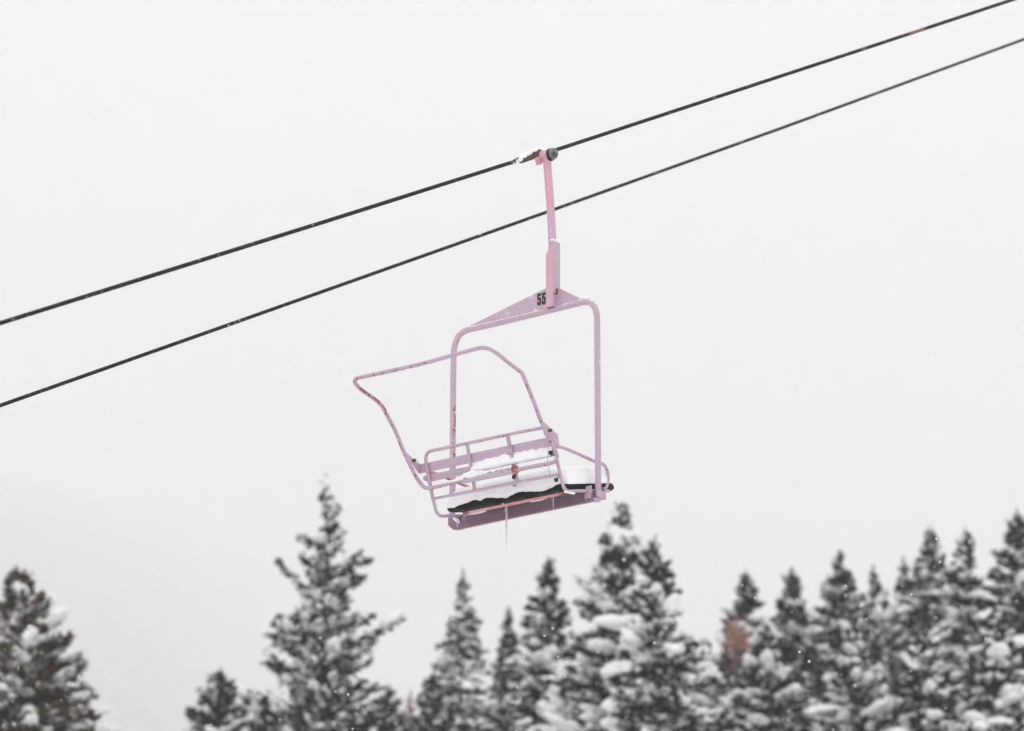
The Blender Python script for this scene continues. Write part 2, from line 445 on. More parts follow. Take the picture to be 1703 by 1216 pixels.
mb = MB(); box(onR(855.2, 793.5), .010 * W, .012 * FD, .012 * ZZ, mb)
hk = [onR(856.5, 793), onR(857.6, 800), onR(857.7, 806), onR(855.6, 808.6), onR(853.0, 806.5), onR(852.8, 803)]
tube(smooth_path(hk, 3), .0032, 6, mb=mb); tube([onR(857, 779), onR(856, 792)], .0035, 6, mb=mb)
mb.build('elastic_hook', M['dark'], chair)
# pivot plates on the bar, and the arms that carry them
def plate_u(px, u, th, name, mat):
    return prism([onU(x, y, u) for x, y in px], th * W).build(name, mat, chair, smooth=False, bevel=.002)
plate_u([(899.6, 700.5), (904.5, 703.3), (914.8, 713.5), (913.4, 719), (909.6, 726.0), (905.6, 725.8), (902.5, 716)], uR + .004, .008, 'pivot_plate', M['lav'])
plate_u([(671.2, 750.5), (686.8, 764.0), (686.0, 768), (681.5, 773.2), (678.6, 771), (674, 760)], uL + .004, .008, 'pivot_plate', M['lav'])
uf1 = loc(onB(916, 735, .013))[0]
plate_u([(912.6, 715.0), (919, 718), (926.3, 722.2), (929.3, 741.5), (925.2, 742.6), (918, 731.5), (912.5, 722)], uf_r + .015, .007, 'pivot_arm', M['lav'])
ul1 = loc(onB(697.5, 780, .013))[0]
plate_u([(685.5, 763.5), (690, 766.0), (697.4, 772.4), (699.0, 787.8), (696.3, 788.4), (690, 779), (685, 770.5)], ul1 - .004, .008, 'pivot_arm', M['pink'])
for px, u in (((911.8, 716.5), uR + .006), ((685.5, 766.5), uL + .006)):
    c = onU(*px, u); tube([c - .012 * W, c + .026 * W], .011, 8).build('pivot_bolt', M['forging'], chair, smooth=False)

# seat: cushion, rear tube, beam ------------------------------------------
ucl, ucr = uf_l + .062, uf_r - .004
def S(u, s, n):                               # seat coordinates: across, forward from the rear, up from the frame
    return SR + (u - uf_r) * W + s * FS + n * NS
s_r, s_f = .035, .575
cu = MB(); nu, nsn = 60, 14
prof = [(0.0, .0), (-.010, .012), (-.013, .030), (-.006, .046), (.012, .055)]
ring = [(s_r + a_, .008 + b_) for a_, b_ in prof] + [(s, .063) for s in np.linspace(s_r + .06, s_f - .06, 8)] + \
       [(s_f - .012, .058), (s_f + .008, .046), (s_f + .013, .030), (s_f + .008, .014), (s_f, .008)] + [(s, .006) for s in np.linspace(s_f - .05, s_r + .05, 6)]
V = []
for i in range(nu + 1):
    t = i / nu; u = ucl + (ucr - ucl) * t
    e = min(t, 1 - t) * (ucr - ucl); k = 1 - .22 * max(0, 1 - e / .012) ** 2
    for j, (s, n_) in enumerate(ring):
        wob = .004 * math.sin(u * 23 + j * .4) + .003 * math.sin(u * 51 + 1.3 + j)
        V.append(S(u, (s - .3) * (1 - .03 * (1 - k)) + .3 + (wob * .6 if s < .1 else 0), (n_ - .034) * k + .034 + (wob if n_ > .03 else wob * .8)))
nr = len(ring); f = [(i * nr + j, (i + 1) * nr + j, (i + 1) * nr + (j + 1) % nr, i * nr + (j + 1) % nr) for i in range(nu) for j in range(nr)]
f += [tuple(range(nr)), tuple(nu * nr + j for j in range(nr - 1, -1, -1))]
cu.add(V, f).build('seat_cushion', M['black'], chair)

a_, b_ = hit(770.5, 854.4, S(0, -.012, 0), FD), hit(941, 820.2, S(0, -.012, 0), FD)
tube([a_ + (b_ - a_) * t for t in np.linspace(0, 1, 14)], .0088, 10, wear_or_groove=lambda s, d, p: 1.2 if s < .04 or s > .93 else .25).build('rear_seat_tube', M['salmon'], chair)
beam_px = [(745.0, 860.3), (744.4, 873.2), (752.2, 880.6), (757.8, 881.8), (764.5, 879.6), (870, 857.4), (986, 833.6), (986, 815.5), (870, 839.0), (765, 860.8)]
fb = -.035
bp = [onF(x, y, fb) for x, y in beam_px]
bw = [0, .2, .35, .35, .35, .35, .3, -.3, -.3, -.3]
prism(bp, FS * .065, wear_or_groove=bw + bw).build('seat_beam', M['mauve'], chair, smooth=False, bevel=.003)
# bail foot brackets
for ux, nm in ((ub_r, 0),):
    mb = MB(); zc = loc(onF(994.8 if nm == 0 else 752, 820 if nm == 0 else 870.5))[2]
    for sf in (-1, 1):
        box(P(ux - .050 + (.03 if sf > 0 else 0), sf * .041, zc + .004), (.026 if sf < 0 else .050) * W, .004 * FD, .042 * ZZ, mb, [.5] * 8)
    box(P(ux - .076, 0, zc), .004 * W, .045 * FD, .040 * ZZ, mb)
    box(P(ux + .020, 0, zc - .012), .004 * W, .045 * FD, .026 * ZZ, mb)
    mb.build('bail_bracket', M['lav'], chair, smooth=False, bevel=.003)
    mb = tube([P(ux - .022, .004, zc - .036), P(ux - .022, .004, zc - .052)], [.040, .030], 16); mb.build('bracket_foot', M['lav'], chair, smooth=False, bevel=.003)
    mb = MB()
    for dz in (.018, -.010): tube([P(ux - .052, -.042, zc + dz), P(ux - .052, -.054, zc + dz)], .008, 6, mb=mb)
    mb.build('bracket_bolt', M['pink'], chair, smooth=False)
# pull chain and rubber stops
mb = MB(); ch = [onB(913.3, 727, -.03), onB(912.2, 742, -.03), onB(911.0, 760, -.03), onB(910.8, 770, -.03), onB(913.5, 784, -.03), onB(915.6, 794, -.03)]
cp = smooth_path(ch, 10)
for i, p in enumerate(cp): blob(rng, p, .0019 * W, .0019 * FD, .0035 * ZZ, 0, 1, mb)
mb.build('pull_chain', M['chain'], chair)
for px in ((915.6, 753.2), (925.0, 798.2)):
    mb = MB(); c = onB(*px, -.01); box(c, .010 * W, .009 * FD, .011 * ZZ, mb); tube([c, c + onB(px[0] + 5.5, px[1] - 6.5, -.01) - c], .003, 6, mb=mb)
    mb.build('rubber_stop', M['dark'], chair, smooth=False)
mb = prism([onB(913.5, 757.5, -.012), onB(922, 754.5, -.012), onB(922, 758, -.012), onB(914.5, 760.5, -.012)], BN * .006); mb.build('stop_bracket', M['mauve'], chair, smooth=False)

# snow lying on the seat ---------------------------------------------------
def n1(x, y=0, z=0): return mnoise.noise(Vector((x, y, z)))
nu_, nv = 110, 40
bx = [749, 760, 767, 785, 798, 807, 815, 842, 850, 860, 869, 890, 900, 908, 921, 931, 941, 952, 956, 962, 975, 990, 1000]
bo = [3.0, 4.5, 3.5, 1.5, 0.0, 2.4, 0.0, 3.8, 4.6, 2.5, .4, 3.0, 4.0, 5.0, 3.5, 1.0, .0, 3, 7, 2, 0, 0, 0]
def surface(i, j):
    t = i / nu_; u = ucl - .003 + (ucr - ucl + .010) * t
    v = j / nv
    px = 751 + (u - ucl) * 210 + 0
    over = 1.5 * float(np.interp(px, bx, bo)) / 241.0 + .004 * n1(u * 30)
    e = min(t, 1 - t) * (ucr - ucl)
    edge = (1 - max(0, 1 - e / .11) ** 2.4) ** .5 if e < .11 else 1.0
    H = (.118 + .022 * n1(u * 3.1, 4) + .012 * n1(u * 9, 7)) * (.88 + .20 * t)
    # section: climbs from the overhanging lip, crosses the top, falls to the front
    ang = math.pi * v
    s_mid = (s_r + s_f) / 2
    s_half = (s_f - s_r) / 2 + .020
    cs, sn_ = math.cos(ang), math.sin(ang)
    sq = lambda a, p: math.copysign(abs(a) ** p, a)
    s = s_mid - s_half * sq(cs, .55) * (.97 + .03 * edge) + .008 * n1(u * 14, v * 9, 3)
    top_n = .062 + H * edge * sq(sn_, .55)
    if v < .5: n_ = top_n - over * (1 - min(1, sn_ * 2.2)) - .004
    else: n_ = top_n - .01 * (1 - min(1, sn_ * 2)) - .008 * abs(n1(u * 8, 1))
    n_ += .007 * n1(u * 22, v * 14, 5) * min(1, sn_ * 3 + .15)
    return S(u, s, n_)
V = [surface(i, j) for i in range(nu_ + 1) for j in range(nv + 1)]; q = nv + 1
f = [(i * q + j, i * q + j + 1, (i + 1) * q + j + 1, (i + 1) * q + j) for i in range(nu_) for j in range(nv)]
f += [(i * q, (i + 1) * q, (i + 1) * q + nv, i * q + nv) for i in range(nu_)]
f += [tuple(j for j in range(q - 1, -1, -1)), tuple(nu_ * q + j for j in range(q))]
sn = MB(); sn.add(V, f)
sn.build('seat_snow', M['snow'], chair)
# snow on the lower slat and on the bar sleeve
sn = MB()
nxs, nas = 90, 16; V = []
for i in range(nxs + 1):
    x = 782 + (925 - 782) * i / nxs
    y = 796 - (x - 725) * .2085 - 5.0
    h = float(np.interp(x, [782, 788, 800, 820, 845, 852, 870, 895, 912, 925], [.004, .030, .050, .062, .066, .058, .066, .056, .040, .010])) * (1 + .22 * n1(x * .09, 2) + .12 * n1(x * .31, 5))
    c0 = onB(x, y + 7.5 + 2.0 * n1(x * .12, 9), .018)
    for k_ in range(nas + 1):
        a_ = math.pi * k_ / nas
        rr = 1 + .10 * n1(x * .13, k_ * .5, 3) + .07 * n1(x * .4, k_ * .9, 8)
        V.append(c0 - BN * (.040 * math.cos(a_) * rr) * min(1, h / .03) + ZZ * ((h + .030) * abs(math.sin(a_)) ** .7 * rr))
q = nas + 1
f = [(i * q + j, i * q + j + 1, (i + 1) * q + j + 1, (i + 1) * q + j) for i in range(nxs) for j in range(nas)] + [(i * q, (i + 1) * q, (i + 1) * q + nas, i * q + nas) for i in range(nxs)]
f += [tuple(range(q - 1, -1, -1)), tuple(nxs * q + j for j in range(q))]
sn.add(V, f)
sn.build('snow', M['snow'], chair)
sn = MB()
for x, y, r in ((773, 789.5, .020), (779, 787.8, .026), (786, 786.4, .026), (793, 785.6, .022), (800, 784.8, .018), (808, 783.6, .015), (820, 781.5, .012)):
    blob(rng, onR(x, y + 2), r * 1.3 * W, r * .9 * FD, r * .8 * ZZ, .25, 3, sn)
sn.build('snow', M['snow'], chair)
sn = MB()                                     # thin line of snow on the top tube and at its bend
def along(pxs, step, r, sn, n_=.006):
    for (x0, y0), (x1, y1) in zip(pxs[:-1], pxs[1:]):
        m_ = max(1, int(abs(x1 - x0) / step))
        for k in range(m_):
            t = (k + rng.uniform(.2, .8)) / m_; rr = r * rng.uniform(.6, 1.3)
            blob(rng, onF(x0 + (x1 - x0) * t, y0 + (y1 - y0) * t, n_), rr * 2.6 * W - rr * .0 * ZZ, rr * .9 * FD, rr * .45 * ZZ, .3, 2, sn)
along([(779, 544.6), (860, 526.2), (905, 515.2)], 2.5, .008, sn, -.012); sn.build('snow', M['snow'], chair); sn = MB(); along([(934, 508), (966, 499.5)], 2.5, .008, sn, -.012)
for x, y, r in ((967, 496.0, .012), (972, 494.6, .020), (978, 495.2, .022), (984, 498.6, .016), (988, 502.8, .010)):
    blob(rng, onF(x, y + 1.5), r * 1.3 * W, r * FD, r * .7 * ZZ, .25, 3, sn)
sn.build('snow', M['snow'], chair)
def snow_bits(items, kx, ky, kz, sub=3):      # each cluster of stuck snow is a part of its own
    mb = MB()
    for p, r in items: blob(rng, p, r * kx * W, r * ky * FD, r * kz * ZZ, .35, sub, mb)
    return mb.build('snow', M['snow'], chair)
snow_bits([(onF(x, y, fb - .012), r) for x, y, r in ((757, 862, .018), (760, 865, .016), (763, 868.5, .010), (754.5, 859, .014))], 1, .8, .9)
snow_bits([(onU(x, y, uf_r + .01), r) for x, y, r in ((942, 818.0, .012), (947, 819.5, .012), (952, 820.5, .012))], 1.2, 1.3, .55)
snow_bits([(onF(x, y, fb - .02), r) for x, y, r in ((787, 854.3, .014), (792, 853.3, .018), (799, 852.0, .016), (806, 850.6, .010))], 2, .5, .42)
snow_bits([(onF(x, y, fb - .02), r) for x, y, r in ((888, 833.2, .016), (896, 831.6, .016), (903, 830.2, .012))], 2, .5, .42)
snow_bits([(onB(x, y - .5, -.03), r) for x, y, r in ((687, 762.8, .009), (690.5, 765.5, .011), (694.5, 768.6, .010))], 1.4, 1, .7)
snow_bits([(onB(x, y - .5, -.03), r) for x, y, r in ((916, 714.5, .010), (919, 716.2, .010), (922, 718.2, .008))], 1.4, 1, .7)
snow_bits([(onR(x, 804.6 - (x - 733) * .2 - .8), .012) for x in range(733, 774, 3)], 1.3, 1, .7, 2)

# icicles
def icicle(px, y0, y1, r, f_=fb - .04):
    a = onF(px, y0, f_); b2 = onF(px, y1, f_); n = 18; pts = []; rr = []
    for i in range(n):
        t = i / (n - 1); pts.append(a + (b2 - a) * t + .0012 * rng.normal() * W)
        rr.append(r * max(.04, (1 - t) ** .75) * (1 + .22 * math.sin(i * 2.3) + .1 * rng.normal()))
    tube(pts, np.abs(rr), 8).build('icicle', M['ice'], chair)
icicle(842.3, 834, 914, .0105); icicle(920.2, 818, 850, .0075); icicle(916.8, 819, 834, .005); icicle(909.3, 821, 834, .005)
icicle(771.6, 854, 863, .005); icicle(760.5, 866, 878, .006); icicle(896, 824, 831, .004); icicle(852, 834, 841, .004)

# ------------------------------------------------------------------ CABLES
def cable(pts3, r, name, label, lay=.165, fine=(0, 0)):
    seg = 24; P0 = [np.asarray(p, float) for p in pts3]
    L = [0]
    for a, b2 in zip(P0[:-1], P0[1:]): L.append(L[-1] + np.linalg.norm(b2 - a))
    PP = np.array(P0)
    s = np.concatenate([np.linspace(0, fine[0], 14)[:-1], np.arange(fine[0], fine[1], .016), np.linspace(fine[1], L[-1], 40)])
    X = np.stack([np.interp(s, L, PP[:, k]) for k in range(3)], 1)
    T = np.gradient(X, axis=0); T /= np.linalg.norm(T, axis=1)[:, None]
    N = np.cross(T, ZZ); N /= np.linalg.norm(N, axis=1)[:, None]; B = np.cross(N, T)
    th = np.arange(seg) * 2 * math.pi / seg
    ph_ = -2 * math.pi * np.clip(s, fine[0], fine[1]) / lay
    gr = np.abs(np.sin(3 * (th[None] + ph_[:, None]))); rad = r * (.74 + .32 * gr)
    V = X[:, None] + rad[..., None] * (np.cos(th)[None, :, None] * N[:, None] + np.sin(th)[None, :, None] * B[:, None])
    n = len(s); i = np.arange(n - 1)[:, None] * seg; k = np.arange(seg)[None]; l = (k + 1) % seg
    f = np.stack([i + k, i + l, i + seg + l, i + seg + k], -1).reshape(-1, 4)
    mb = MB(); mb.add(V.reshape(-1, 3), f.tolist(), gr.reshape(-1))
    mid = X[n // 2]
    return tag(mb.build(name, M['rope'], None, origin=mid), label, 'cable')
def ext(a, b2, d): v = b2 - a; return b2 + v / np.linalg.norm(v) * d
c1 = [onU(*q, U_ROPE) for q in ((0, 537.6), (280, 450), (560, 362.5), (846, 271.8), (925, 249.3), (1180, 165.5), (1430, 83.5), (1680, 1.0))]
c1 = [ext(c1[1], c1[0], 24)] + c1 + [ext(c1[-2], c1[-1], 110)]
cable(c1, .0130, 'haul_cable', 'thicker upper twisted steel cable that the pink chair is clamped to', fine=(20, 36))
U2 = U_ROPE - 2.6
c2 = [onU(*q, U2) for q in ((0, 674.6), (426, 524.0), (908, 353.3), (1300, 213.0), (1703, 65.5))]
print('cable depths', [round(float((p - CAM) @ FW), 1) for p in c1], [round(float((p - CAM) @ FW), 1) for p in c2])
c2 = [ext(c2[1], c2[0], 24)] + c2 + [ext(c2[-2], c2[-1], 110)]
cable(c2, .0128, 'haul_cable', 'thinner lower steel cable passing behind the hanger of the chair', fine=(20, 38))

# ------------------------------------------------------------------ GROUND
GA = R_(70)
def ground_z(x, y):
    p = .36 * (math.sin(GA) * x + math.cos(GA) * y)
    near = 1 - math.exp(-(x * x + y * y) / 400.0)
    z = 60 * math.tanh(p / 60) * near + .5 * n1(x * .03, y * .03) * near
    return z
def grid_ground():
    r = np.concatenate([[0], np.geomspace(3, 7400, 70)]); th = np.linspace(0, 2 * math.pi, 97)[:-1]
    V = []; 
    for a in r:
        for t in th:
            x, y = a * math.sin(t), a * math.cos(t); V.append((x, y, ground_z(x, y)))
    n = len(th); f = [(i * n + k, i * n + (k + 1) % n, (i + 1) * n + (k + 1) % n, (i + 1) * n + k) for i in range(len(r) - 1) for k in range(n)]
    mb = MB(); mb.add(V, [tuple(reversed(q)) for q in f]); o = mb.build('ground', M['snow_ground'], None); o['kind'] = 'structure'
M['snow_ground'] = snow_mat('snow covered ground', .6, .4, .86)
grid_ground()

# far hillside, wooded, under snow
m, nt, b = base_mat('snowy wooded hillside')
tr = ramp(nt, noise(nt, .06, 6, .65, stretch=(1, .4, .13)), [(.42, (.01, .01, .013)), (.58, (.30, .30, .32))])
cl = ramp(nt, noise(nt, .006, 3, .5), [(.45, (0, 0, 0)), (.75, (.5, .5, .5))])
tch = nd(nt, 'ShaderNodeTexCoord'); sph = nd(nt, 'ShaderNodeSeparateXYZ'); nt.links.new(tch.outputs['Object'], sph.inputs[0])
hz_ = ramp(nt, math_(nt, 'MULTIPLY', sph.outputs['Z'], .0007), [(.42, (0, 0, 0)), (.95, (.9, .9, .9))])     # upper slopes paled: haze fade put into the colour
nt.links.new(mix(nt, hz_, mix(nt, cl, tr, (.5, .5, .52)), (.80, .80, .82)), b.inputs['Base Color']); b.inputs['Roughness'].default_value = 1
M['hill'] = m
V = []; nx, ny = 150, 70
for i in range(nx + 1):
    az = -26 + 30 * i / nx
    E = float(np.interp(az, [-26, -12, -5.7, -4.2, -3.3, -2.3, -1.2, 0, 4], [17.2, 17.0, 16.8, 16.5, 16.0, 15.2, 14.3, 13.3, 9.0]))
    D0 = 1280 + 340 * (az + 6) if az > -6 else 1280.0
    for j in range(ny + 1):
        t = j / ny * 1.35
        D = D0 + 3300 * t ** 1.3
        e = 3 + (E - 3) * (math.sin(min(t, 1) * math.pi / 2) ** .62) - (max(0, t - 1) * 14) ** 1.3
        x, y = D * math.sin(R_(az)), D * math.cos(R_(az))
        z = D * math.tan(R_(e)) + 7 * n1(x * .006, y * .004) + 5 * n1(x * .02, y * .012)
        if j == 0: z = -30
        V.append((x, y, z))
q = ny + 1
f = [(i * q + j, (i + 1) * q + j, (i + 1) * q + j + 1, i * q + j + 1) for i in range(nx) for j in range(ny)]
mb = MB(); mb.add(V, f); o = mb.build('hill', M['hill'], None); o['kind'] = 'structure'
print('hill top', max(v[2] for v in V))

# ------------------------------------------------------------------ TREES
def conifer(tip_px, dist, label, seed, k=.33, dens=1.0, snow=1.0, bs=.11, frost=.25, mat='needles', up=.0, lean=0.0, gap=0.0, group='snowy spruces along the slope', vis=7.0, droop=.25, name='spruce_tree', pw=.85, wild=False, more=0):
    rg = np.random.default_rng(seed)
    tip = CAM + ray(*tip_px) * dist
    gz = ground_z(tip[0], tip[1]) - .15
    H = tip[2] - gz
    base = np.array([tip[0] - lean * H * .12, tip[1], gz])
    def axis(s): return tip + (base - tip) * (s / H) + np.array([.05 * math.sin(s * .9 + seed), .04 * math.cos(s * .7 + seed), 0]) * min(1, s)
    root = empty(name, base, label, 'tree', group)
    ss = np.linspace(0, H, 26)
    tube([axis(s) for s in ss[::-1]], np.interp(ss[::-1], [0, 1, H], [.010, .022, .012 * H + .03]), 8).build('trunk', M['bark'], root)
    Vn, Vs, wood, snowm = [], [], MB(), MB()
    s = .20
    while s < H * .9:
        deep = s > vis
        n = rg.integers(5, 9) + more if not deep else 4
        for _ in range(n):
            if rg.random() < gap * (1 if s < 2.8 or not wild else .35): continue
            az = rg.uniform(0, 2 * math.pi); d = np.array([math.cos(az), math.sin(az), 0]); sd = np.array([-d[1], d[0], 0])
            L = (.015 + k * s ** pw) * rg.uniform(.5, 1.22) * (rg.uniform(.5, 1.05) if wild else 1)
            el = np.interp(s, [0, .8, 2.5, 5], [.95, .55, .18, -.05]) + up + rg.normal() * .16
            dr = droop * rg.uniform(.5, 1.5)
            r0 = axis(s + rg.uniform(-.06, .06))
            def path(t):
                t = np.asarray(t, float)[..., None]
                return r0 + d * (L * t * math.cos(el)) + ZZ * (L * t * math.sin(el) - dr * L * t * t + .12 * L * t ** 4)
            tube(path(np.linspace(0, 1, 5)), np.linspace(.008 + .008 * L, .003, 5), 4, mb=wood, cap=False)
            m_ = int((9 + L * 125) * dens) if not deep else int(6 + L * 20)
            t = rg.uniform(.03, 1, m_) ** .75
            lat = rg.normal(size=m_) * (.03 + .22 * L * (1.05 - t)) * .8
            c = path(t) + sd * lat[:, None] + ZZ * (rg.normal(size=m_) * .03 - .05 * np.abs(lat))[:, None] + d * (np.abs(lat) * .25)[:, None]
            dirv = d[None] * rg.uniform(.4, 1, m_)[:, None] + sd * (np.sign(lat) * rg.uniform(.2, 1.1, m_))[:, None] + ZZ * rg.normal(.0, .35, m_)[:, None]
            dirv /= np.linalg.norm(dirv, axis=1)[:, None]
            sz = rg.uniform(.045, .10, m_) * min(1, .55 + s * .5) * (2.2 if deep else 1)
            wv = np.cross(dirv, rg.normal(size=(m_, 3))); wv /= np.linalg.norm(wv, axis=1)[:, None]
            wv2 = np.cross(dirv, wv)
            isf = rg.random(m_) < frost * .32
            for q_, ws in ((wv, .26), (wv2, .26)):
                quad = np.stack([c - dirv * sz[:, None] * .8, c + q_ * (sz * ws)[:, None], c + dirv * sz[:, None], c - q_ * (sz * ws)[:, None]], 1)
                Vn.append(quad[~isf]); Vs.append(quad[isf] + ZZ * .012)
            # cushions of snow on the branch
            if snow > 0:
                kf = np.interp(s, [0, 1.5, 4], [.5, .85, 1.1])
                def pad(tb, br, off=0.0, lift=.3):
                    cc = path(tb); tang = path(min(1, tb + .05)) - path(tb - .05); tang /= np.linalg.norm(tang)
                    sx = np.cross(tang, ZZ); sx /= np.linalg.norm(sx) + 1e-9; nz = np.cross(sx, tang)
                    blob(rg, cc + ZZ * br * lift + sd * off, tang * br * rg.uniform(1.2, 2.2), sx * br * rg.uniform(.75, 1.15), nz * br * rg.uniform(.45, .75), .42, 2 if br < .13 or deep else 3, snowm)
                for _b in range(rg.poisson(L * 2.9 * snow * (1 if not deep else .15))):
                    tb = rg.uniform(.12, 1.0); pad(tb, .56 * bs * rg.lognormal(-.1, .38) * kf, rg.normal() * .14 * L * (1.1 - tb))
                if rg.random() < .42 * snow and s > .7:
                    tb = rg.uniform(.45, .97); br = min(1.0 * bs, .74 * bs * kf * rg.lognormal(0, .25))
                    for _b in range(3): pad(min(1, tb + rg.normal() * .08), br * rg.uniform(.6, 1), rg.normal() * .5 * br, rg.uniform(-.1, .4))
        s += (.15 + .03 * rg.random()) if not deep else .38
    # leader shoot
    m_ = 34; t = rg.uniform(0, .5, m_); c = np.array([axis(x) for x in t]); dirv = rg.normal(size=(m_, 3)) * .5 + ZZ; dirv /= np.linalg.norm(dirv, axis=1)[:, None]
    wv = np.cross(dirv, rg.normal(size=(m_, 3))); wv /= np.linalg.norm(wv, axis=1)[:, None]
    Vn.append(np.stack([c - dirv * .05, c + wv * .018, c + dirv * .07, c - wv * .018], 1))
    nv_ = np.concatenate(Vn); mbn = MB(); mbn.add(nv_.reshape(-1, 3), np.arange(len(nv_) * 4).reshape(-1, 4).tolist(), None, 0)
    if wood.n:
        wv_ = np.concatenate(wood.v); mbn.add(wv_, wood.f, None, 1)
    crown = mbn.build('crown', [M[mat], M['bark']], root, smooth=False)
    sv = np.concatenate(Vs) if Vs else np.zeros((0, 4, 3))
    if len(sv): snowm.add(sv.reshape(-1, 3), np.arange(len(sv) * 4).reshape(-1, 4).tolist())
    if snowm.n: snowm.build('snow_load', M['snow'], crown)
    return root

TREES = [
 ((32, 946), 84, 'broad dark spruce cut by the left edge, its right side tinged olive brown', dict(k=.60, dens=1.5, snow=1.9, bs=.15, more=3, pw=.75, mat='needles_brown', frost=.12, up=.15)),
 ((367, 1112), 92, 'small spruce top left of the tall bare-topped spruce, loaded with round snow pads', dict(k=.60, dens=.95, snow=1.5, bs=.12)),
 ((541, 788), 88, 'tall sparse spruce with open ragged branches, tallest tip below the restraint bar', dict(k=.36, dens=.70, snow=1.5, bs=.11, gap=.36, up=.30, frost=.2, pw=1.15, droop=.12, wild=True)),
 ((770, 948), 97, 'pale frosted spruce with thin drooping branches and a bare dark tip under the icicle', dict(k=.31, dens=.5, snow=1.5, bs=.11, frost=.55, droop=.6, gap=.22, pw=1.0)),
 ((846, 1008), 106, 'thin small spruce tip between the frosted spruce and the dark pointed spruce', dict(k=.24, dens=.8, snow=1.2, bs=.08, frost=.3)),
 ((912, 926), 94, 'dark pointed spruce just left of the biggest middle spruce', dict(k=.34, dens=1.0, snow=1.2, bs=.13, frost=.2)),
 ((1035, 836), 86, 'biggest dense spruce in the middle, rising just below the right end of the chair', dict(k=.40, dens=1.4, snow=1.6, bs=.16, more=2, frost=.33, droop=.15)),
 ((1090, 893), 84, 'lesser spruce top leaning on the right shoulder of the biggest middle spruce', dict(k=.40, dens=1.2, snow=1.5, bs=.15, frost=.25)),
 ((1240, 948), 102, 'dark spruce tip right above the orange broken snag', dict(k=.42, dens=1.05, snow=1.4, bs=.12, frost=.2)),
 ((1317, 944), 103, 'dark spruce tip between the one above the snag and the sharp narrow spire', dict(k=.40, dens=1.05, snow=1.4, bs=.12, frost=.2)),
 ((1395, 915), 102, 'sharp narrow dark spire standing alone above the right-hand spruces', dict(k=.38, dens=1.15, snow=1.4, bs=.12, frost=.16)),
 ((1452, 940), 100, 'thin wispy spruce tip beside the sharp narrow spire, snow heavy below', dict(k=.36, dens=.75, snow=1.7, bs=.13, frost=.3, pw=1.1)),
 ((1502, 925), 106, 'slender spruce tip tucked left of the tall right-hand pair', dict(k=.24, dens=.9, snow=1.4, bs=.10, frost=.25)),
 ((1545, 873), 101, 'dark spruce, left of the tall pair near the right edge', dict(k=.38, dens=1.1, snow=1.4, bs=.12, frost=.2)),
 ((1605, 880), 95, 'broad spruce with large drooping snow pads, right of the tall pair near the right edge', dict(k=.42, dens=1.05, snow=1.5, bs=.16, frost=.2, droop=.35)),
 ((1692, 848), 98, 'tall dark spruce cut by the right edge of the photo', dict(k=.42, dens=1.15, snow=1.4, bs=.13, frost=.2)),
 ((1275, 1035), 90, 'low spruce in front, right of the orange broken snag, dotted with round snow balls', dict(k=.42, dens=1.1, snow=1.5, bs=.14, frost=.15)),
 ((1420, 1020), 90, 'low spruce in front below the sharp narrow spire, heavily snow covered', dict(k=.42, dens=1.1, snow=1.5, bs=.15, frost=.15)),
 ((1530, 1040), 88, 'low spruce in front below the tall right-hand pair', dict(k=.42, dens=1.1, snow=1.4, bs=.15, frost=.15)),
 ((1172, 1062), 92, 'low spruce filling the dip between the biggest middle spruce and the snag', dict(k=.42, dens=1.0, snow=1.6, bs=.14, frost=.25)),
 ((830, 1100), 90, 'low spruce in front between the frosted and the dark pointed spruce', dict(k=.40, dens=.8, snow=1.7, bs=.13, frost=.4)),
 ((720, 1120), 96, 'low ragged spruce in front of the left flank of the frosted spruce', dict(k=.44, dens=.95, snow=1.3, bs=.11, frost=.4)),
 ((445, 1150), 95, 'low spruce hidden between the small left spruce and the tall sparse spruce', dict(k=.46, dens=.9, snow=1.2, bs=.11, frost=.2)),
 ((648, 1142), 97, 'low snowy spruce at the bottom edge, right foot of the tall sparse spruce', dict(k=.50, dens=.8, snow=1.5, bs=.11, frost=.4)),
 ((960, 1065), 86, 'low spruce in front with the largest snow pads, between pointed and biggest spruce', dict(k=.40, dens=1.1, snow=1.4, bs=.20, frost=.15)),
 ((1655, 1010), 88, 'low spruce in front near the right edge, snow in long drapes', dict(k=.42, dens=1.1, snow=1.5, bs=.15, frost=.15)),
]
for i, (tp, d_, lab, kw) in enumerate(TREES):
    conifer(tp, d_, lab, 100 + i * 7, **kw)
conifer((684, 1150), 99, 'small dead spruce with pinkish dry twigs beside the tall sparse spruce', 991, k=.22, dens=.35, snow=.8, bs=.07, frost=.35, mat='needles_dead', name='dead_spruce', vis=3)

# snapped snag with fresh orange wood
rg = np.random.default_rng(77)
tp = CAM + ray(1229, 1040) * 91; gz = ground_z(tp[0], tp[1]) - .1
snag = empty('broken_snag', (tp[0], tp[1], gz), 'broken dead snag with a raw orange splintered top among the dark spruces', 'dead tree')
Hs = tp[2] - gz - .35
ss = np.linspace(0, 1, 12)
tube([np.array([tp[0] + .25 * (1 - t) , tp[1], gz + Hs * t]) for t in ss], np.linspace(.24, .11, 12) * (1 + .08 * rg.normal(size=12)), 10).build('trunk', M['bark'], snag)
mb = MB()
for _ in range(34):
    a = rg.uniform(0, 6.28); rr = rg.uniform(0, .15); b0 = np.array([tp[0] + rr * math.cos(a), tp[1] + rr * math.sin(a), gz + Hs - .12])
    h = rg.uniform(.18, .52) * (1 - rr * 2); tube([b0, b0 + np.array([rg.normal() * .05, rg.normal() * .05, h * .6]), b0 + np.array([rg.normal() * .07 , rg.normal() * .07, h])], [.045, .034, .008], 5, mb=mb)
mb.build('splintered_top', M['dead_wood'], snag, smooth=False)
mb = MB()
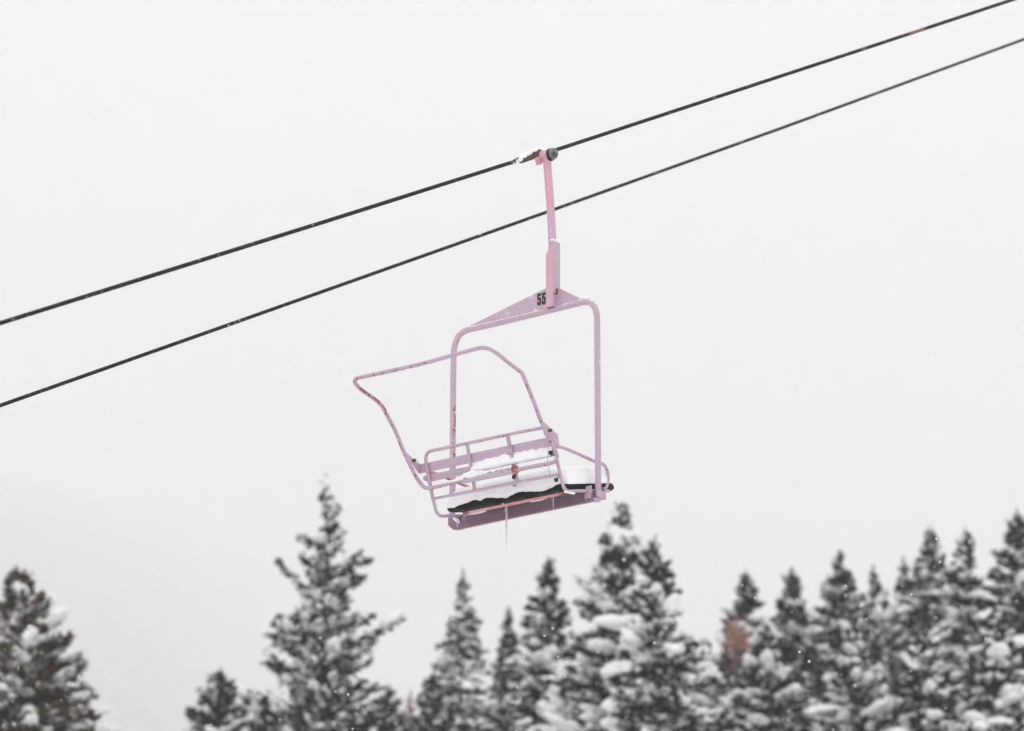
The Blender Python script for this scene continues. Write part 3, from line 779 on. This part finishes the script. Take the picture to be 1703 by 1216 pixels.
for _ in range(300):
    c = tp + np.array([rg.normal(-.04, .13), rg.normal(0, .13), rg.normal(-.27, .19)]); dv = rg.normal(size=3); dv /= np.linalg.norm(dv); wv = np.cross(dv, rg.normal(size=3)); wv /= np.linalg.norm(wv)
    mb.add([c - dv * .07, c + wv * .018, c + dv * .07, c - wv * .018], [(0, 1, 2, 3)])
mb.build('dead_needles', M['needles_dead'], snag, smooth=False)
mb = MB()
for dx, dz, r in ((.05, .0, .09), (.16, -.08, .08), (-.06, .03, .05), (.23, -.3, .10), (.2, -.5, .08)): blob(rg, tp + np.array([dx, -.02, dz]), np.array([r, 0, 0]), np.array([0, r, 0]), ZZ * r * .8, .3, 2, mb)
mb.build('snow', M['snow'], snag)

# ------------------------------------------------------------------ FALLING SNOW
rg = np.random.default_rng(3); v0, f0 = ICO[1]; n = 9000
dd = rg.uniform(20, 80, n); x = rg.uniform(-1500, 1500, n) + 851; y = rg.uniform(-1100, 1100, n) + 608
pos = CAM + np.stack([ray(a, b2) * d_ for a, b2, d_ in zip(x, y, dd)])
rad = rg.uniform(.0030, .0070, n)
V = pos[:, None] + v0[None] * rad[:, None, None] * rg.uniform(.6, 1.3, (n, 1, 3))
ff = (np.arange(n)[:, None, None] * len(v0) + np.array(f0)[None]).reshape(-1, 3)
mb = MB(); mb.add(V.reshape(-1, 3), ff.tolist()); o = mb.build('falling_snow', M['flake'], None)
tag(o, 'fine white snowflakes drifting in the air in front of the dark spruces', 'snowflakes', kind='stuff')

# ------------------------------------------------------------------ HAZE
m = bpy.data.materials.new('cloudy air'); m.use_nodes = True; nt = m.node_tree
for n_ in list(nt.nodes): nt.nodes.remove(n_)
out = nd(nt, 'ShaderNodeOutputMaterial'); pv = nd(nt, 'ShaderNodeVolumePrincipled')
pv.inputs['Color'].default_value = (.98, .976, .978, 1); pv.inputs['Density'].default_value = .00062; pv.inputs['Anisotropy'].default_value = 0
nt.links.new(pv.outputs[0], out.inputs['Volume'])
mb = MB(); box((0, 0, 800), (7600, 0, 0), (0, 7600, 0), (0, 0, 880), mb)
hz = mb.build('haze', m, None, smooth=False); hz['kind'] = 'stuff'; tag(hz, 'pale snowy air that fades the far hillside', 'haze')

# ------------------------------------------------------------------ LIGHT
wld = bpy.data.worlds.new('World'); scene.world = wld; wld.use_nodes = True; nt = wld.node_tree
for n_ in list(nt.nodes): nt.nodes.remove(n_)
SUN_EL, SUN_AZ = 38, -158
sky = nd(nt, 'ShaderNodeTexSky', sky_type='NISHITA'); sky.sun_disc = False; sky.sun_elevation = R_(SUN_EL); sky.sun_rotation = R_(SUN_AZ)
sky.dust_density = 4; sky.air_density = 1
bg1 = nd(nt, 'ShaderNodeBackground'); bg1.inputs['Strength'].default_value = .05
nt.links.new(sky.outputs[0], bg1.inputs['Color'])
bg2 = nd(nt, 'ShaderNodeBackground'); bg2.inputs['Strength'].default_value = 1.13
tc = nd(nt, 'ShaderNodeTexCoord'); sp = nd(nt, 'ShaderNodeSeparateXYZ'); nt.links.new(tc.outputs['Generated'], sp.inputs[0])
cr = ramp(nt, sp.outputs['Z'], [(0.0, (.79, .787, .795)), (.28, (.88, .876, .88)), (.40, (.965, .962, .964)), (1.0, (1.02, 1.018, 1.02))])
cn = nd(nt, 'ShaderNodeTexNoise'); cn.inputs['Scale'].default_value = 3.0; cn.inputs['Detail'].default_value = 3; nt.links.new(tc.outputs['Generated'], cn.inputs['Vector'])
cl = mix(nt, ramp(nt, cn.outputs['Fac'], [(.3, (0, 0, 0)), (.7, (.5, .5, .5))]), cr, (.90, .90, .905))
xr = ramp(nt, math_(nt, 'MULTIPLY_ADD', sp.outputs['X'], .5), [(.30, (.90, .90, .915)), (.44, (.925, .925, .935)), (.485, (1, 1, 1)), (.52, (1, 1, 1)), (.57, (.965, .965, .965))])
mx = nd(nt, 'ShaderNodeMix', data_type='RGBA', blend_type='MULTIPLY'); mx.inputs[0].default_value = 1
nt.links.new(cl, mx.inputs[6]); nt.links.new(xr, mx.inputs[7])
nt.links.new(mx.outputs[2], bg2.inputs['Color'])
ms = nd(nt, 'ShaderNodeMixShader'); ms.inputs[0].default_value = .92
nt.links.new(bg1.outputs[0], ms.inputs[1]); nt.links.new(bg2.outputs[0], ms.inputs[2])
wo = nd(nt, 'ShaderNodeOutputWorld'); nt.links.new(ms.outputs[0], wo.inputs['Surface'])

sl_ = bpy.data.lights.new('sun', 'SUN'); sl_.energy = 1.35; sl_.angle = R_(28); sl_.color = (1, .975, .95)
so = bpy.data.objects.new('sun', sl_); C.objects.link(so)
dirv = Vector((math.sin(R_(SUN_AZ)) * math.cos(R_(SUN_EL)), math.cos(R_(SUN_AZ)) * math.cos(R_(SUN_EL)), math.sin(R_(SUN_EL))))
so.rotation_euler = dirv.to_track_quat('Z', 'Y').to_euler(); so.location = (0, 0, 40)

# ------------------------------------------------------------------ CAMERA
cd = bpy.data.cameras.new('camera'); co = bpy.data.objects.new('camera', cd); C.objects.link(co)
co.location = CAM.tolist(); co.rotation_euler = (R_(90) + ELEV, 0, 0)
cd.sensor_width = 36; cd.lens = 36 * F / 1703.0; cd.clip_end = 20000; cd.clip_start = .1
cd.dof.use_dof = True; cd.dof.focus_distance = float((O - CAM) @ FW) ; cd.dof.aperture_fstop = 2.8; cd.dof.aperture_blades = 9
scene.camera = co
scene.view_settings.view_transform = 'Standard'; scene.view_settings.look = 'None'; scene.view_settings.gamma = 1
scene.view_settings.exposure = 0.84
scene.render.engine = 'CYCLES'
cy = scene.cycles
cy.use_denoising = True; cy.max_bounces = 8; cy.volume_bounces = 2; cy.diffuse_bounces = 7; cy.transparent_max_bounces = 8
bpy.context.view_layer.update()
print('OBJECTS', len(scene.objects), 'verts', sum(len(o.data.vertices) for o in scene.objects if o.type == 'MESH'))
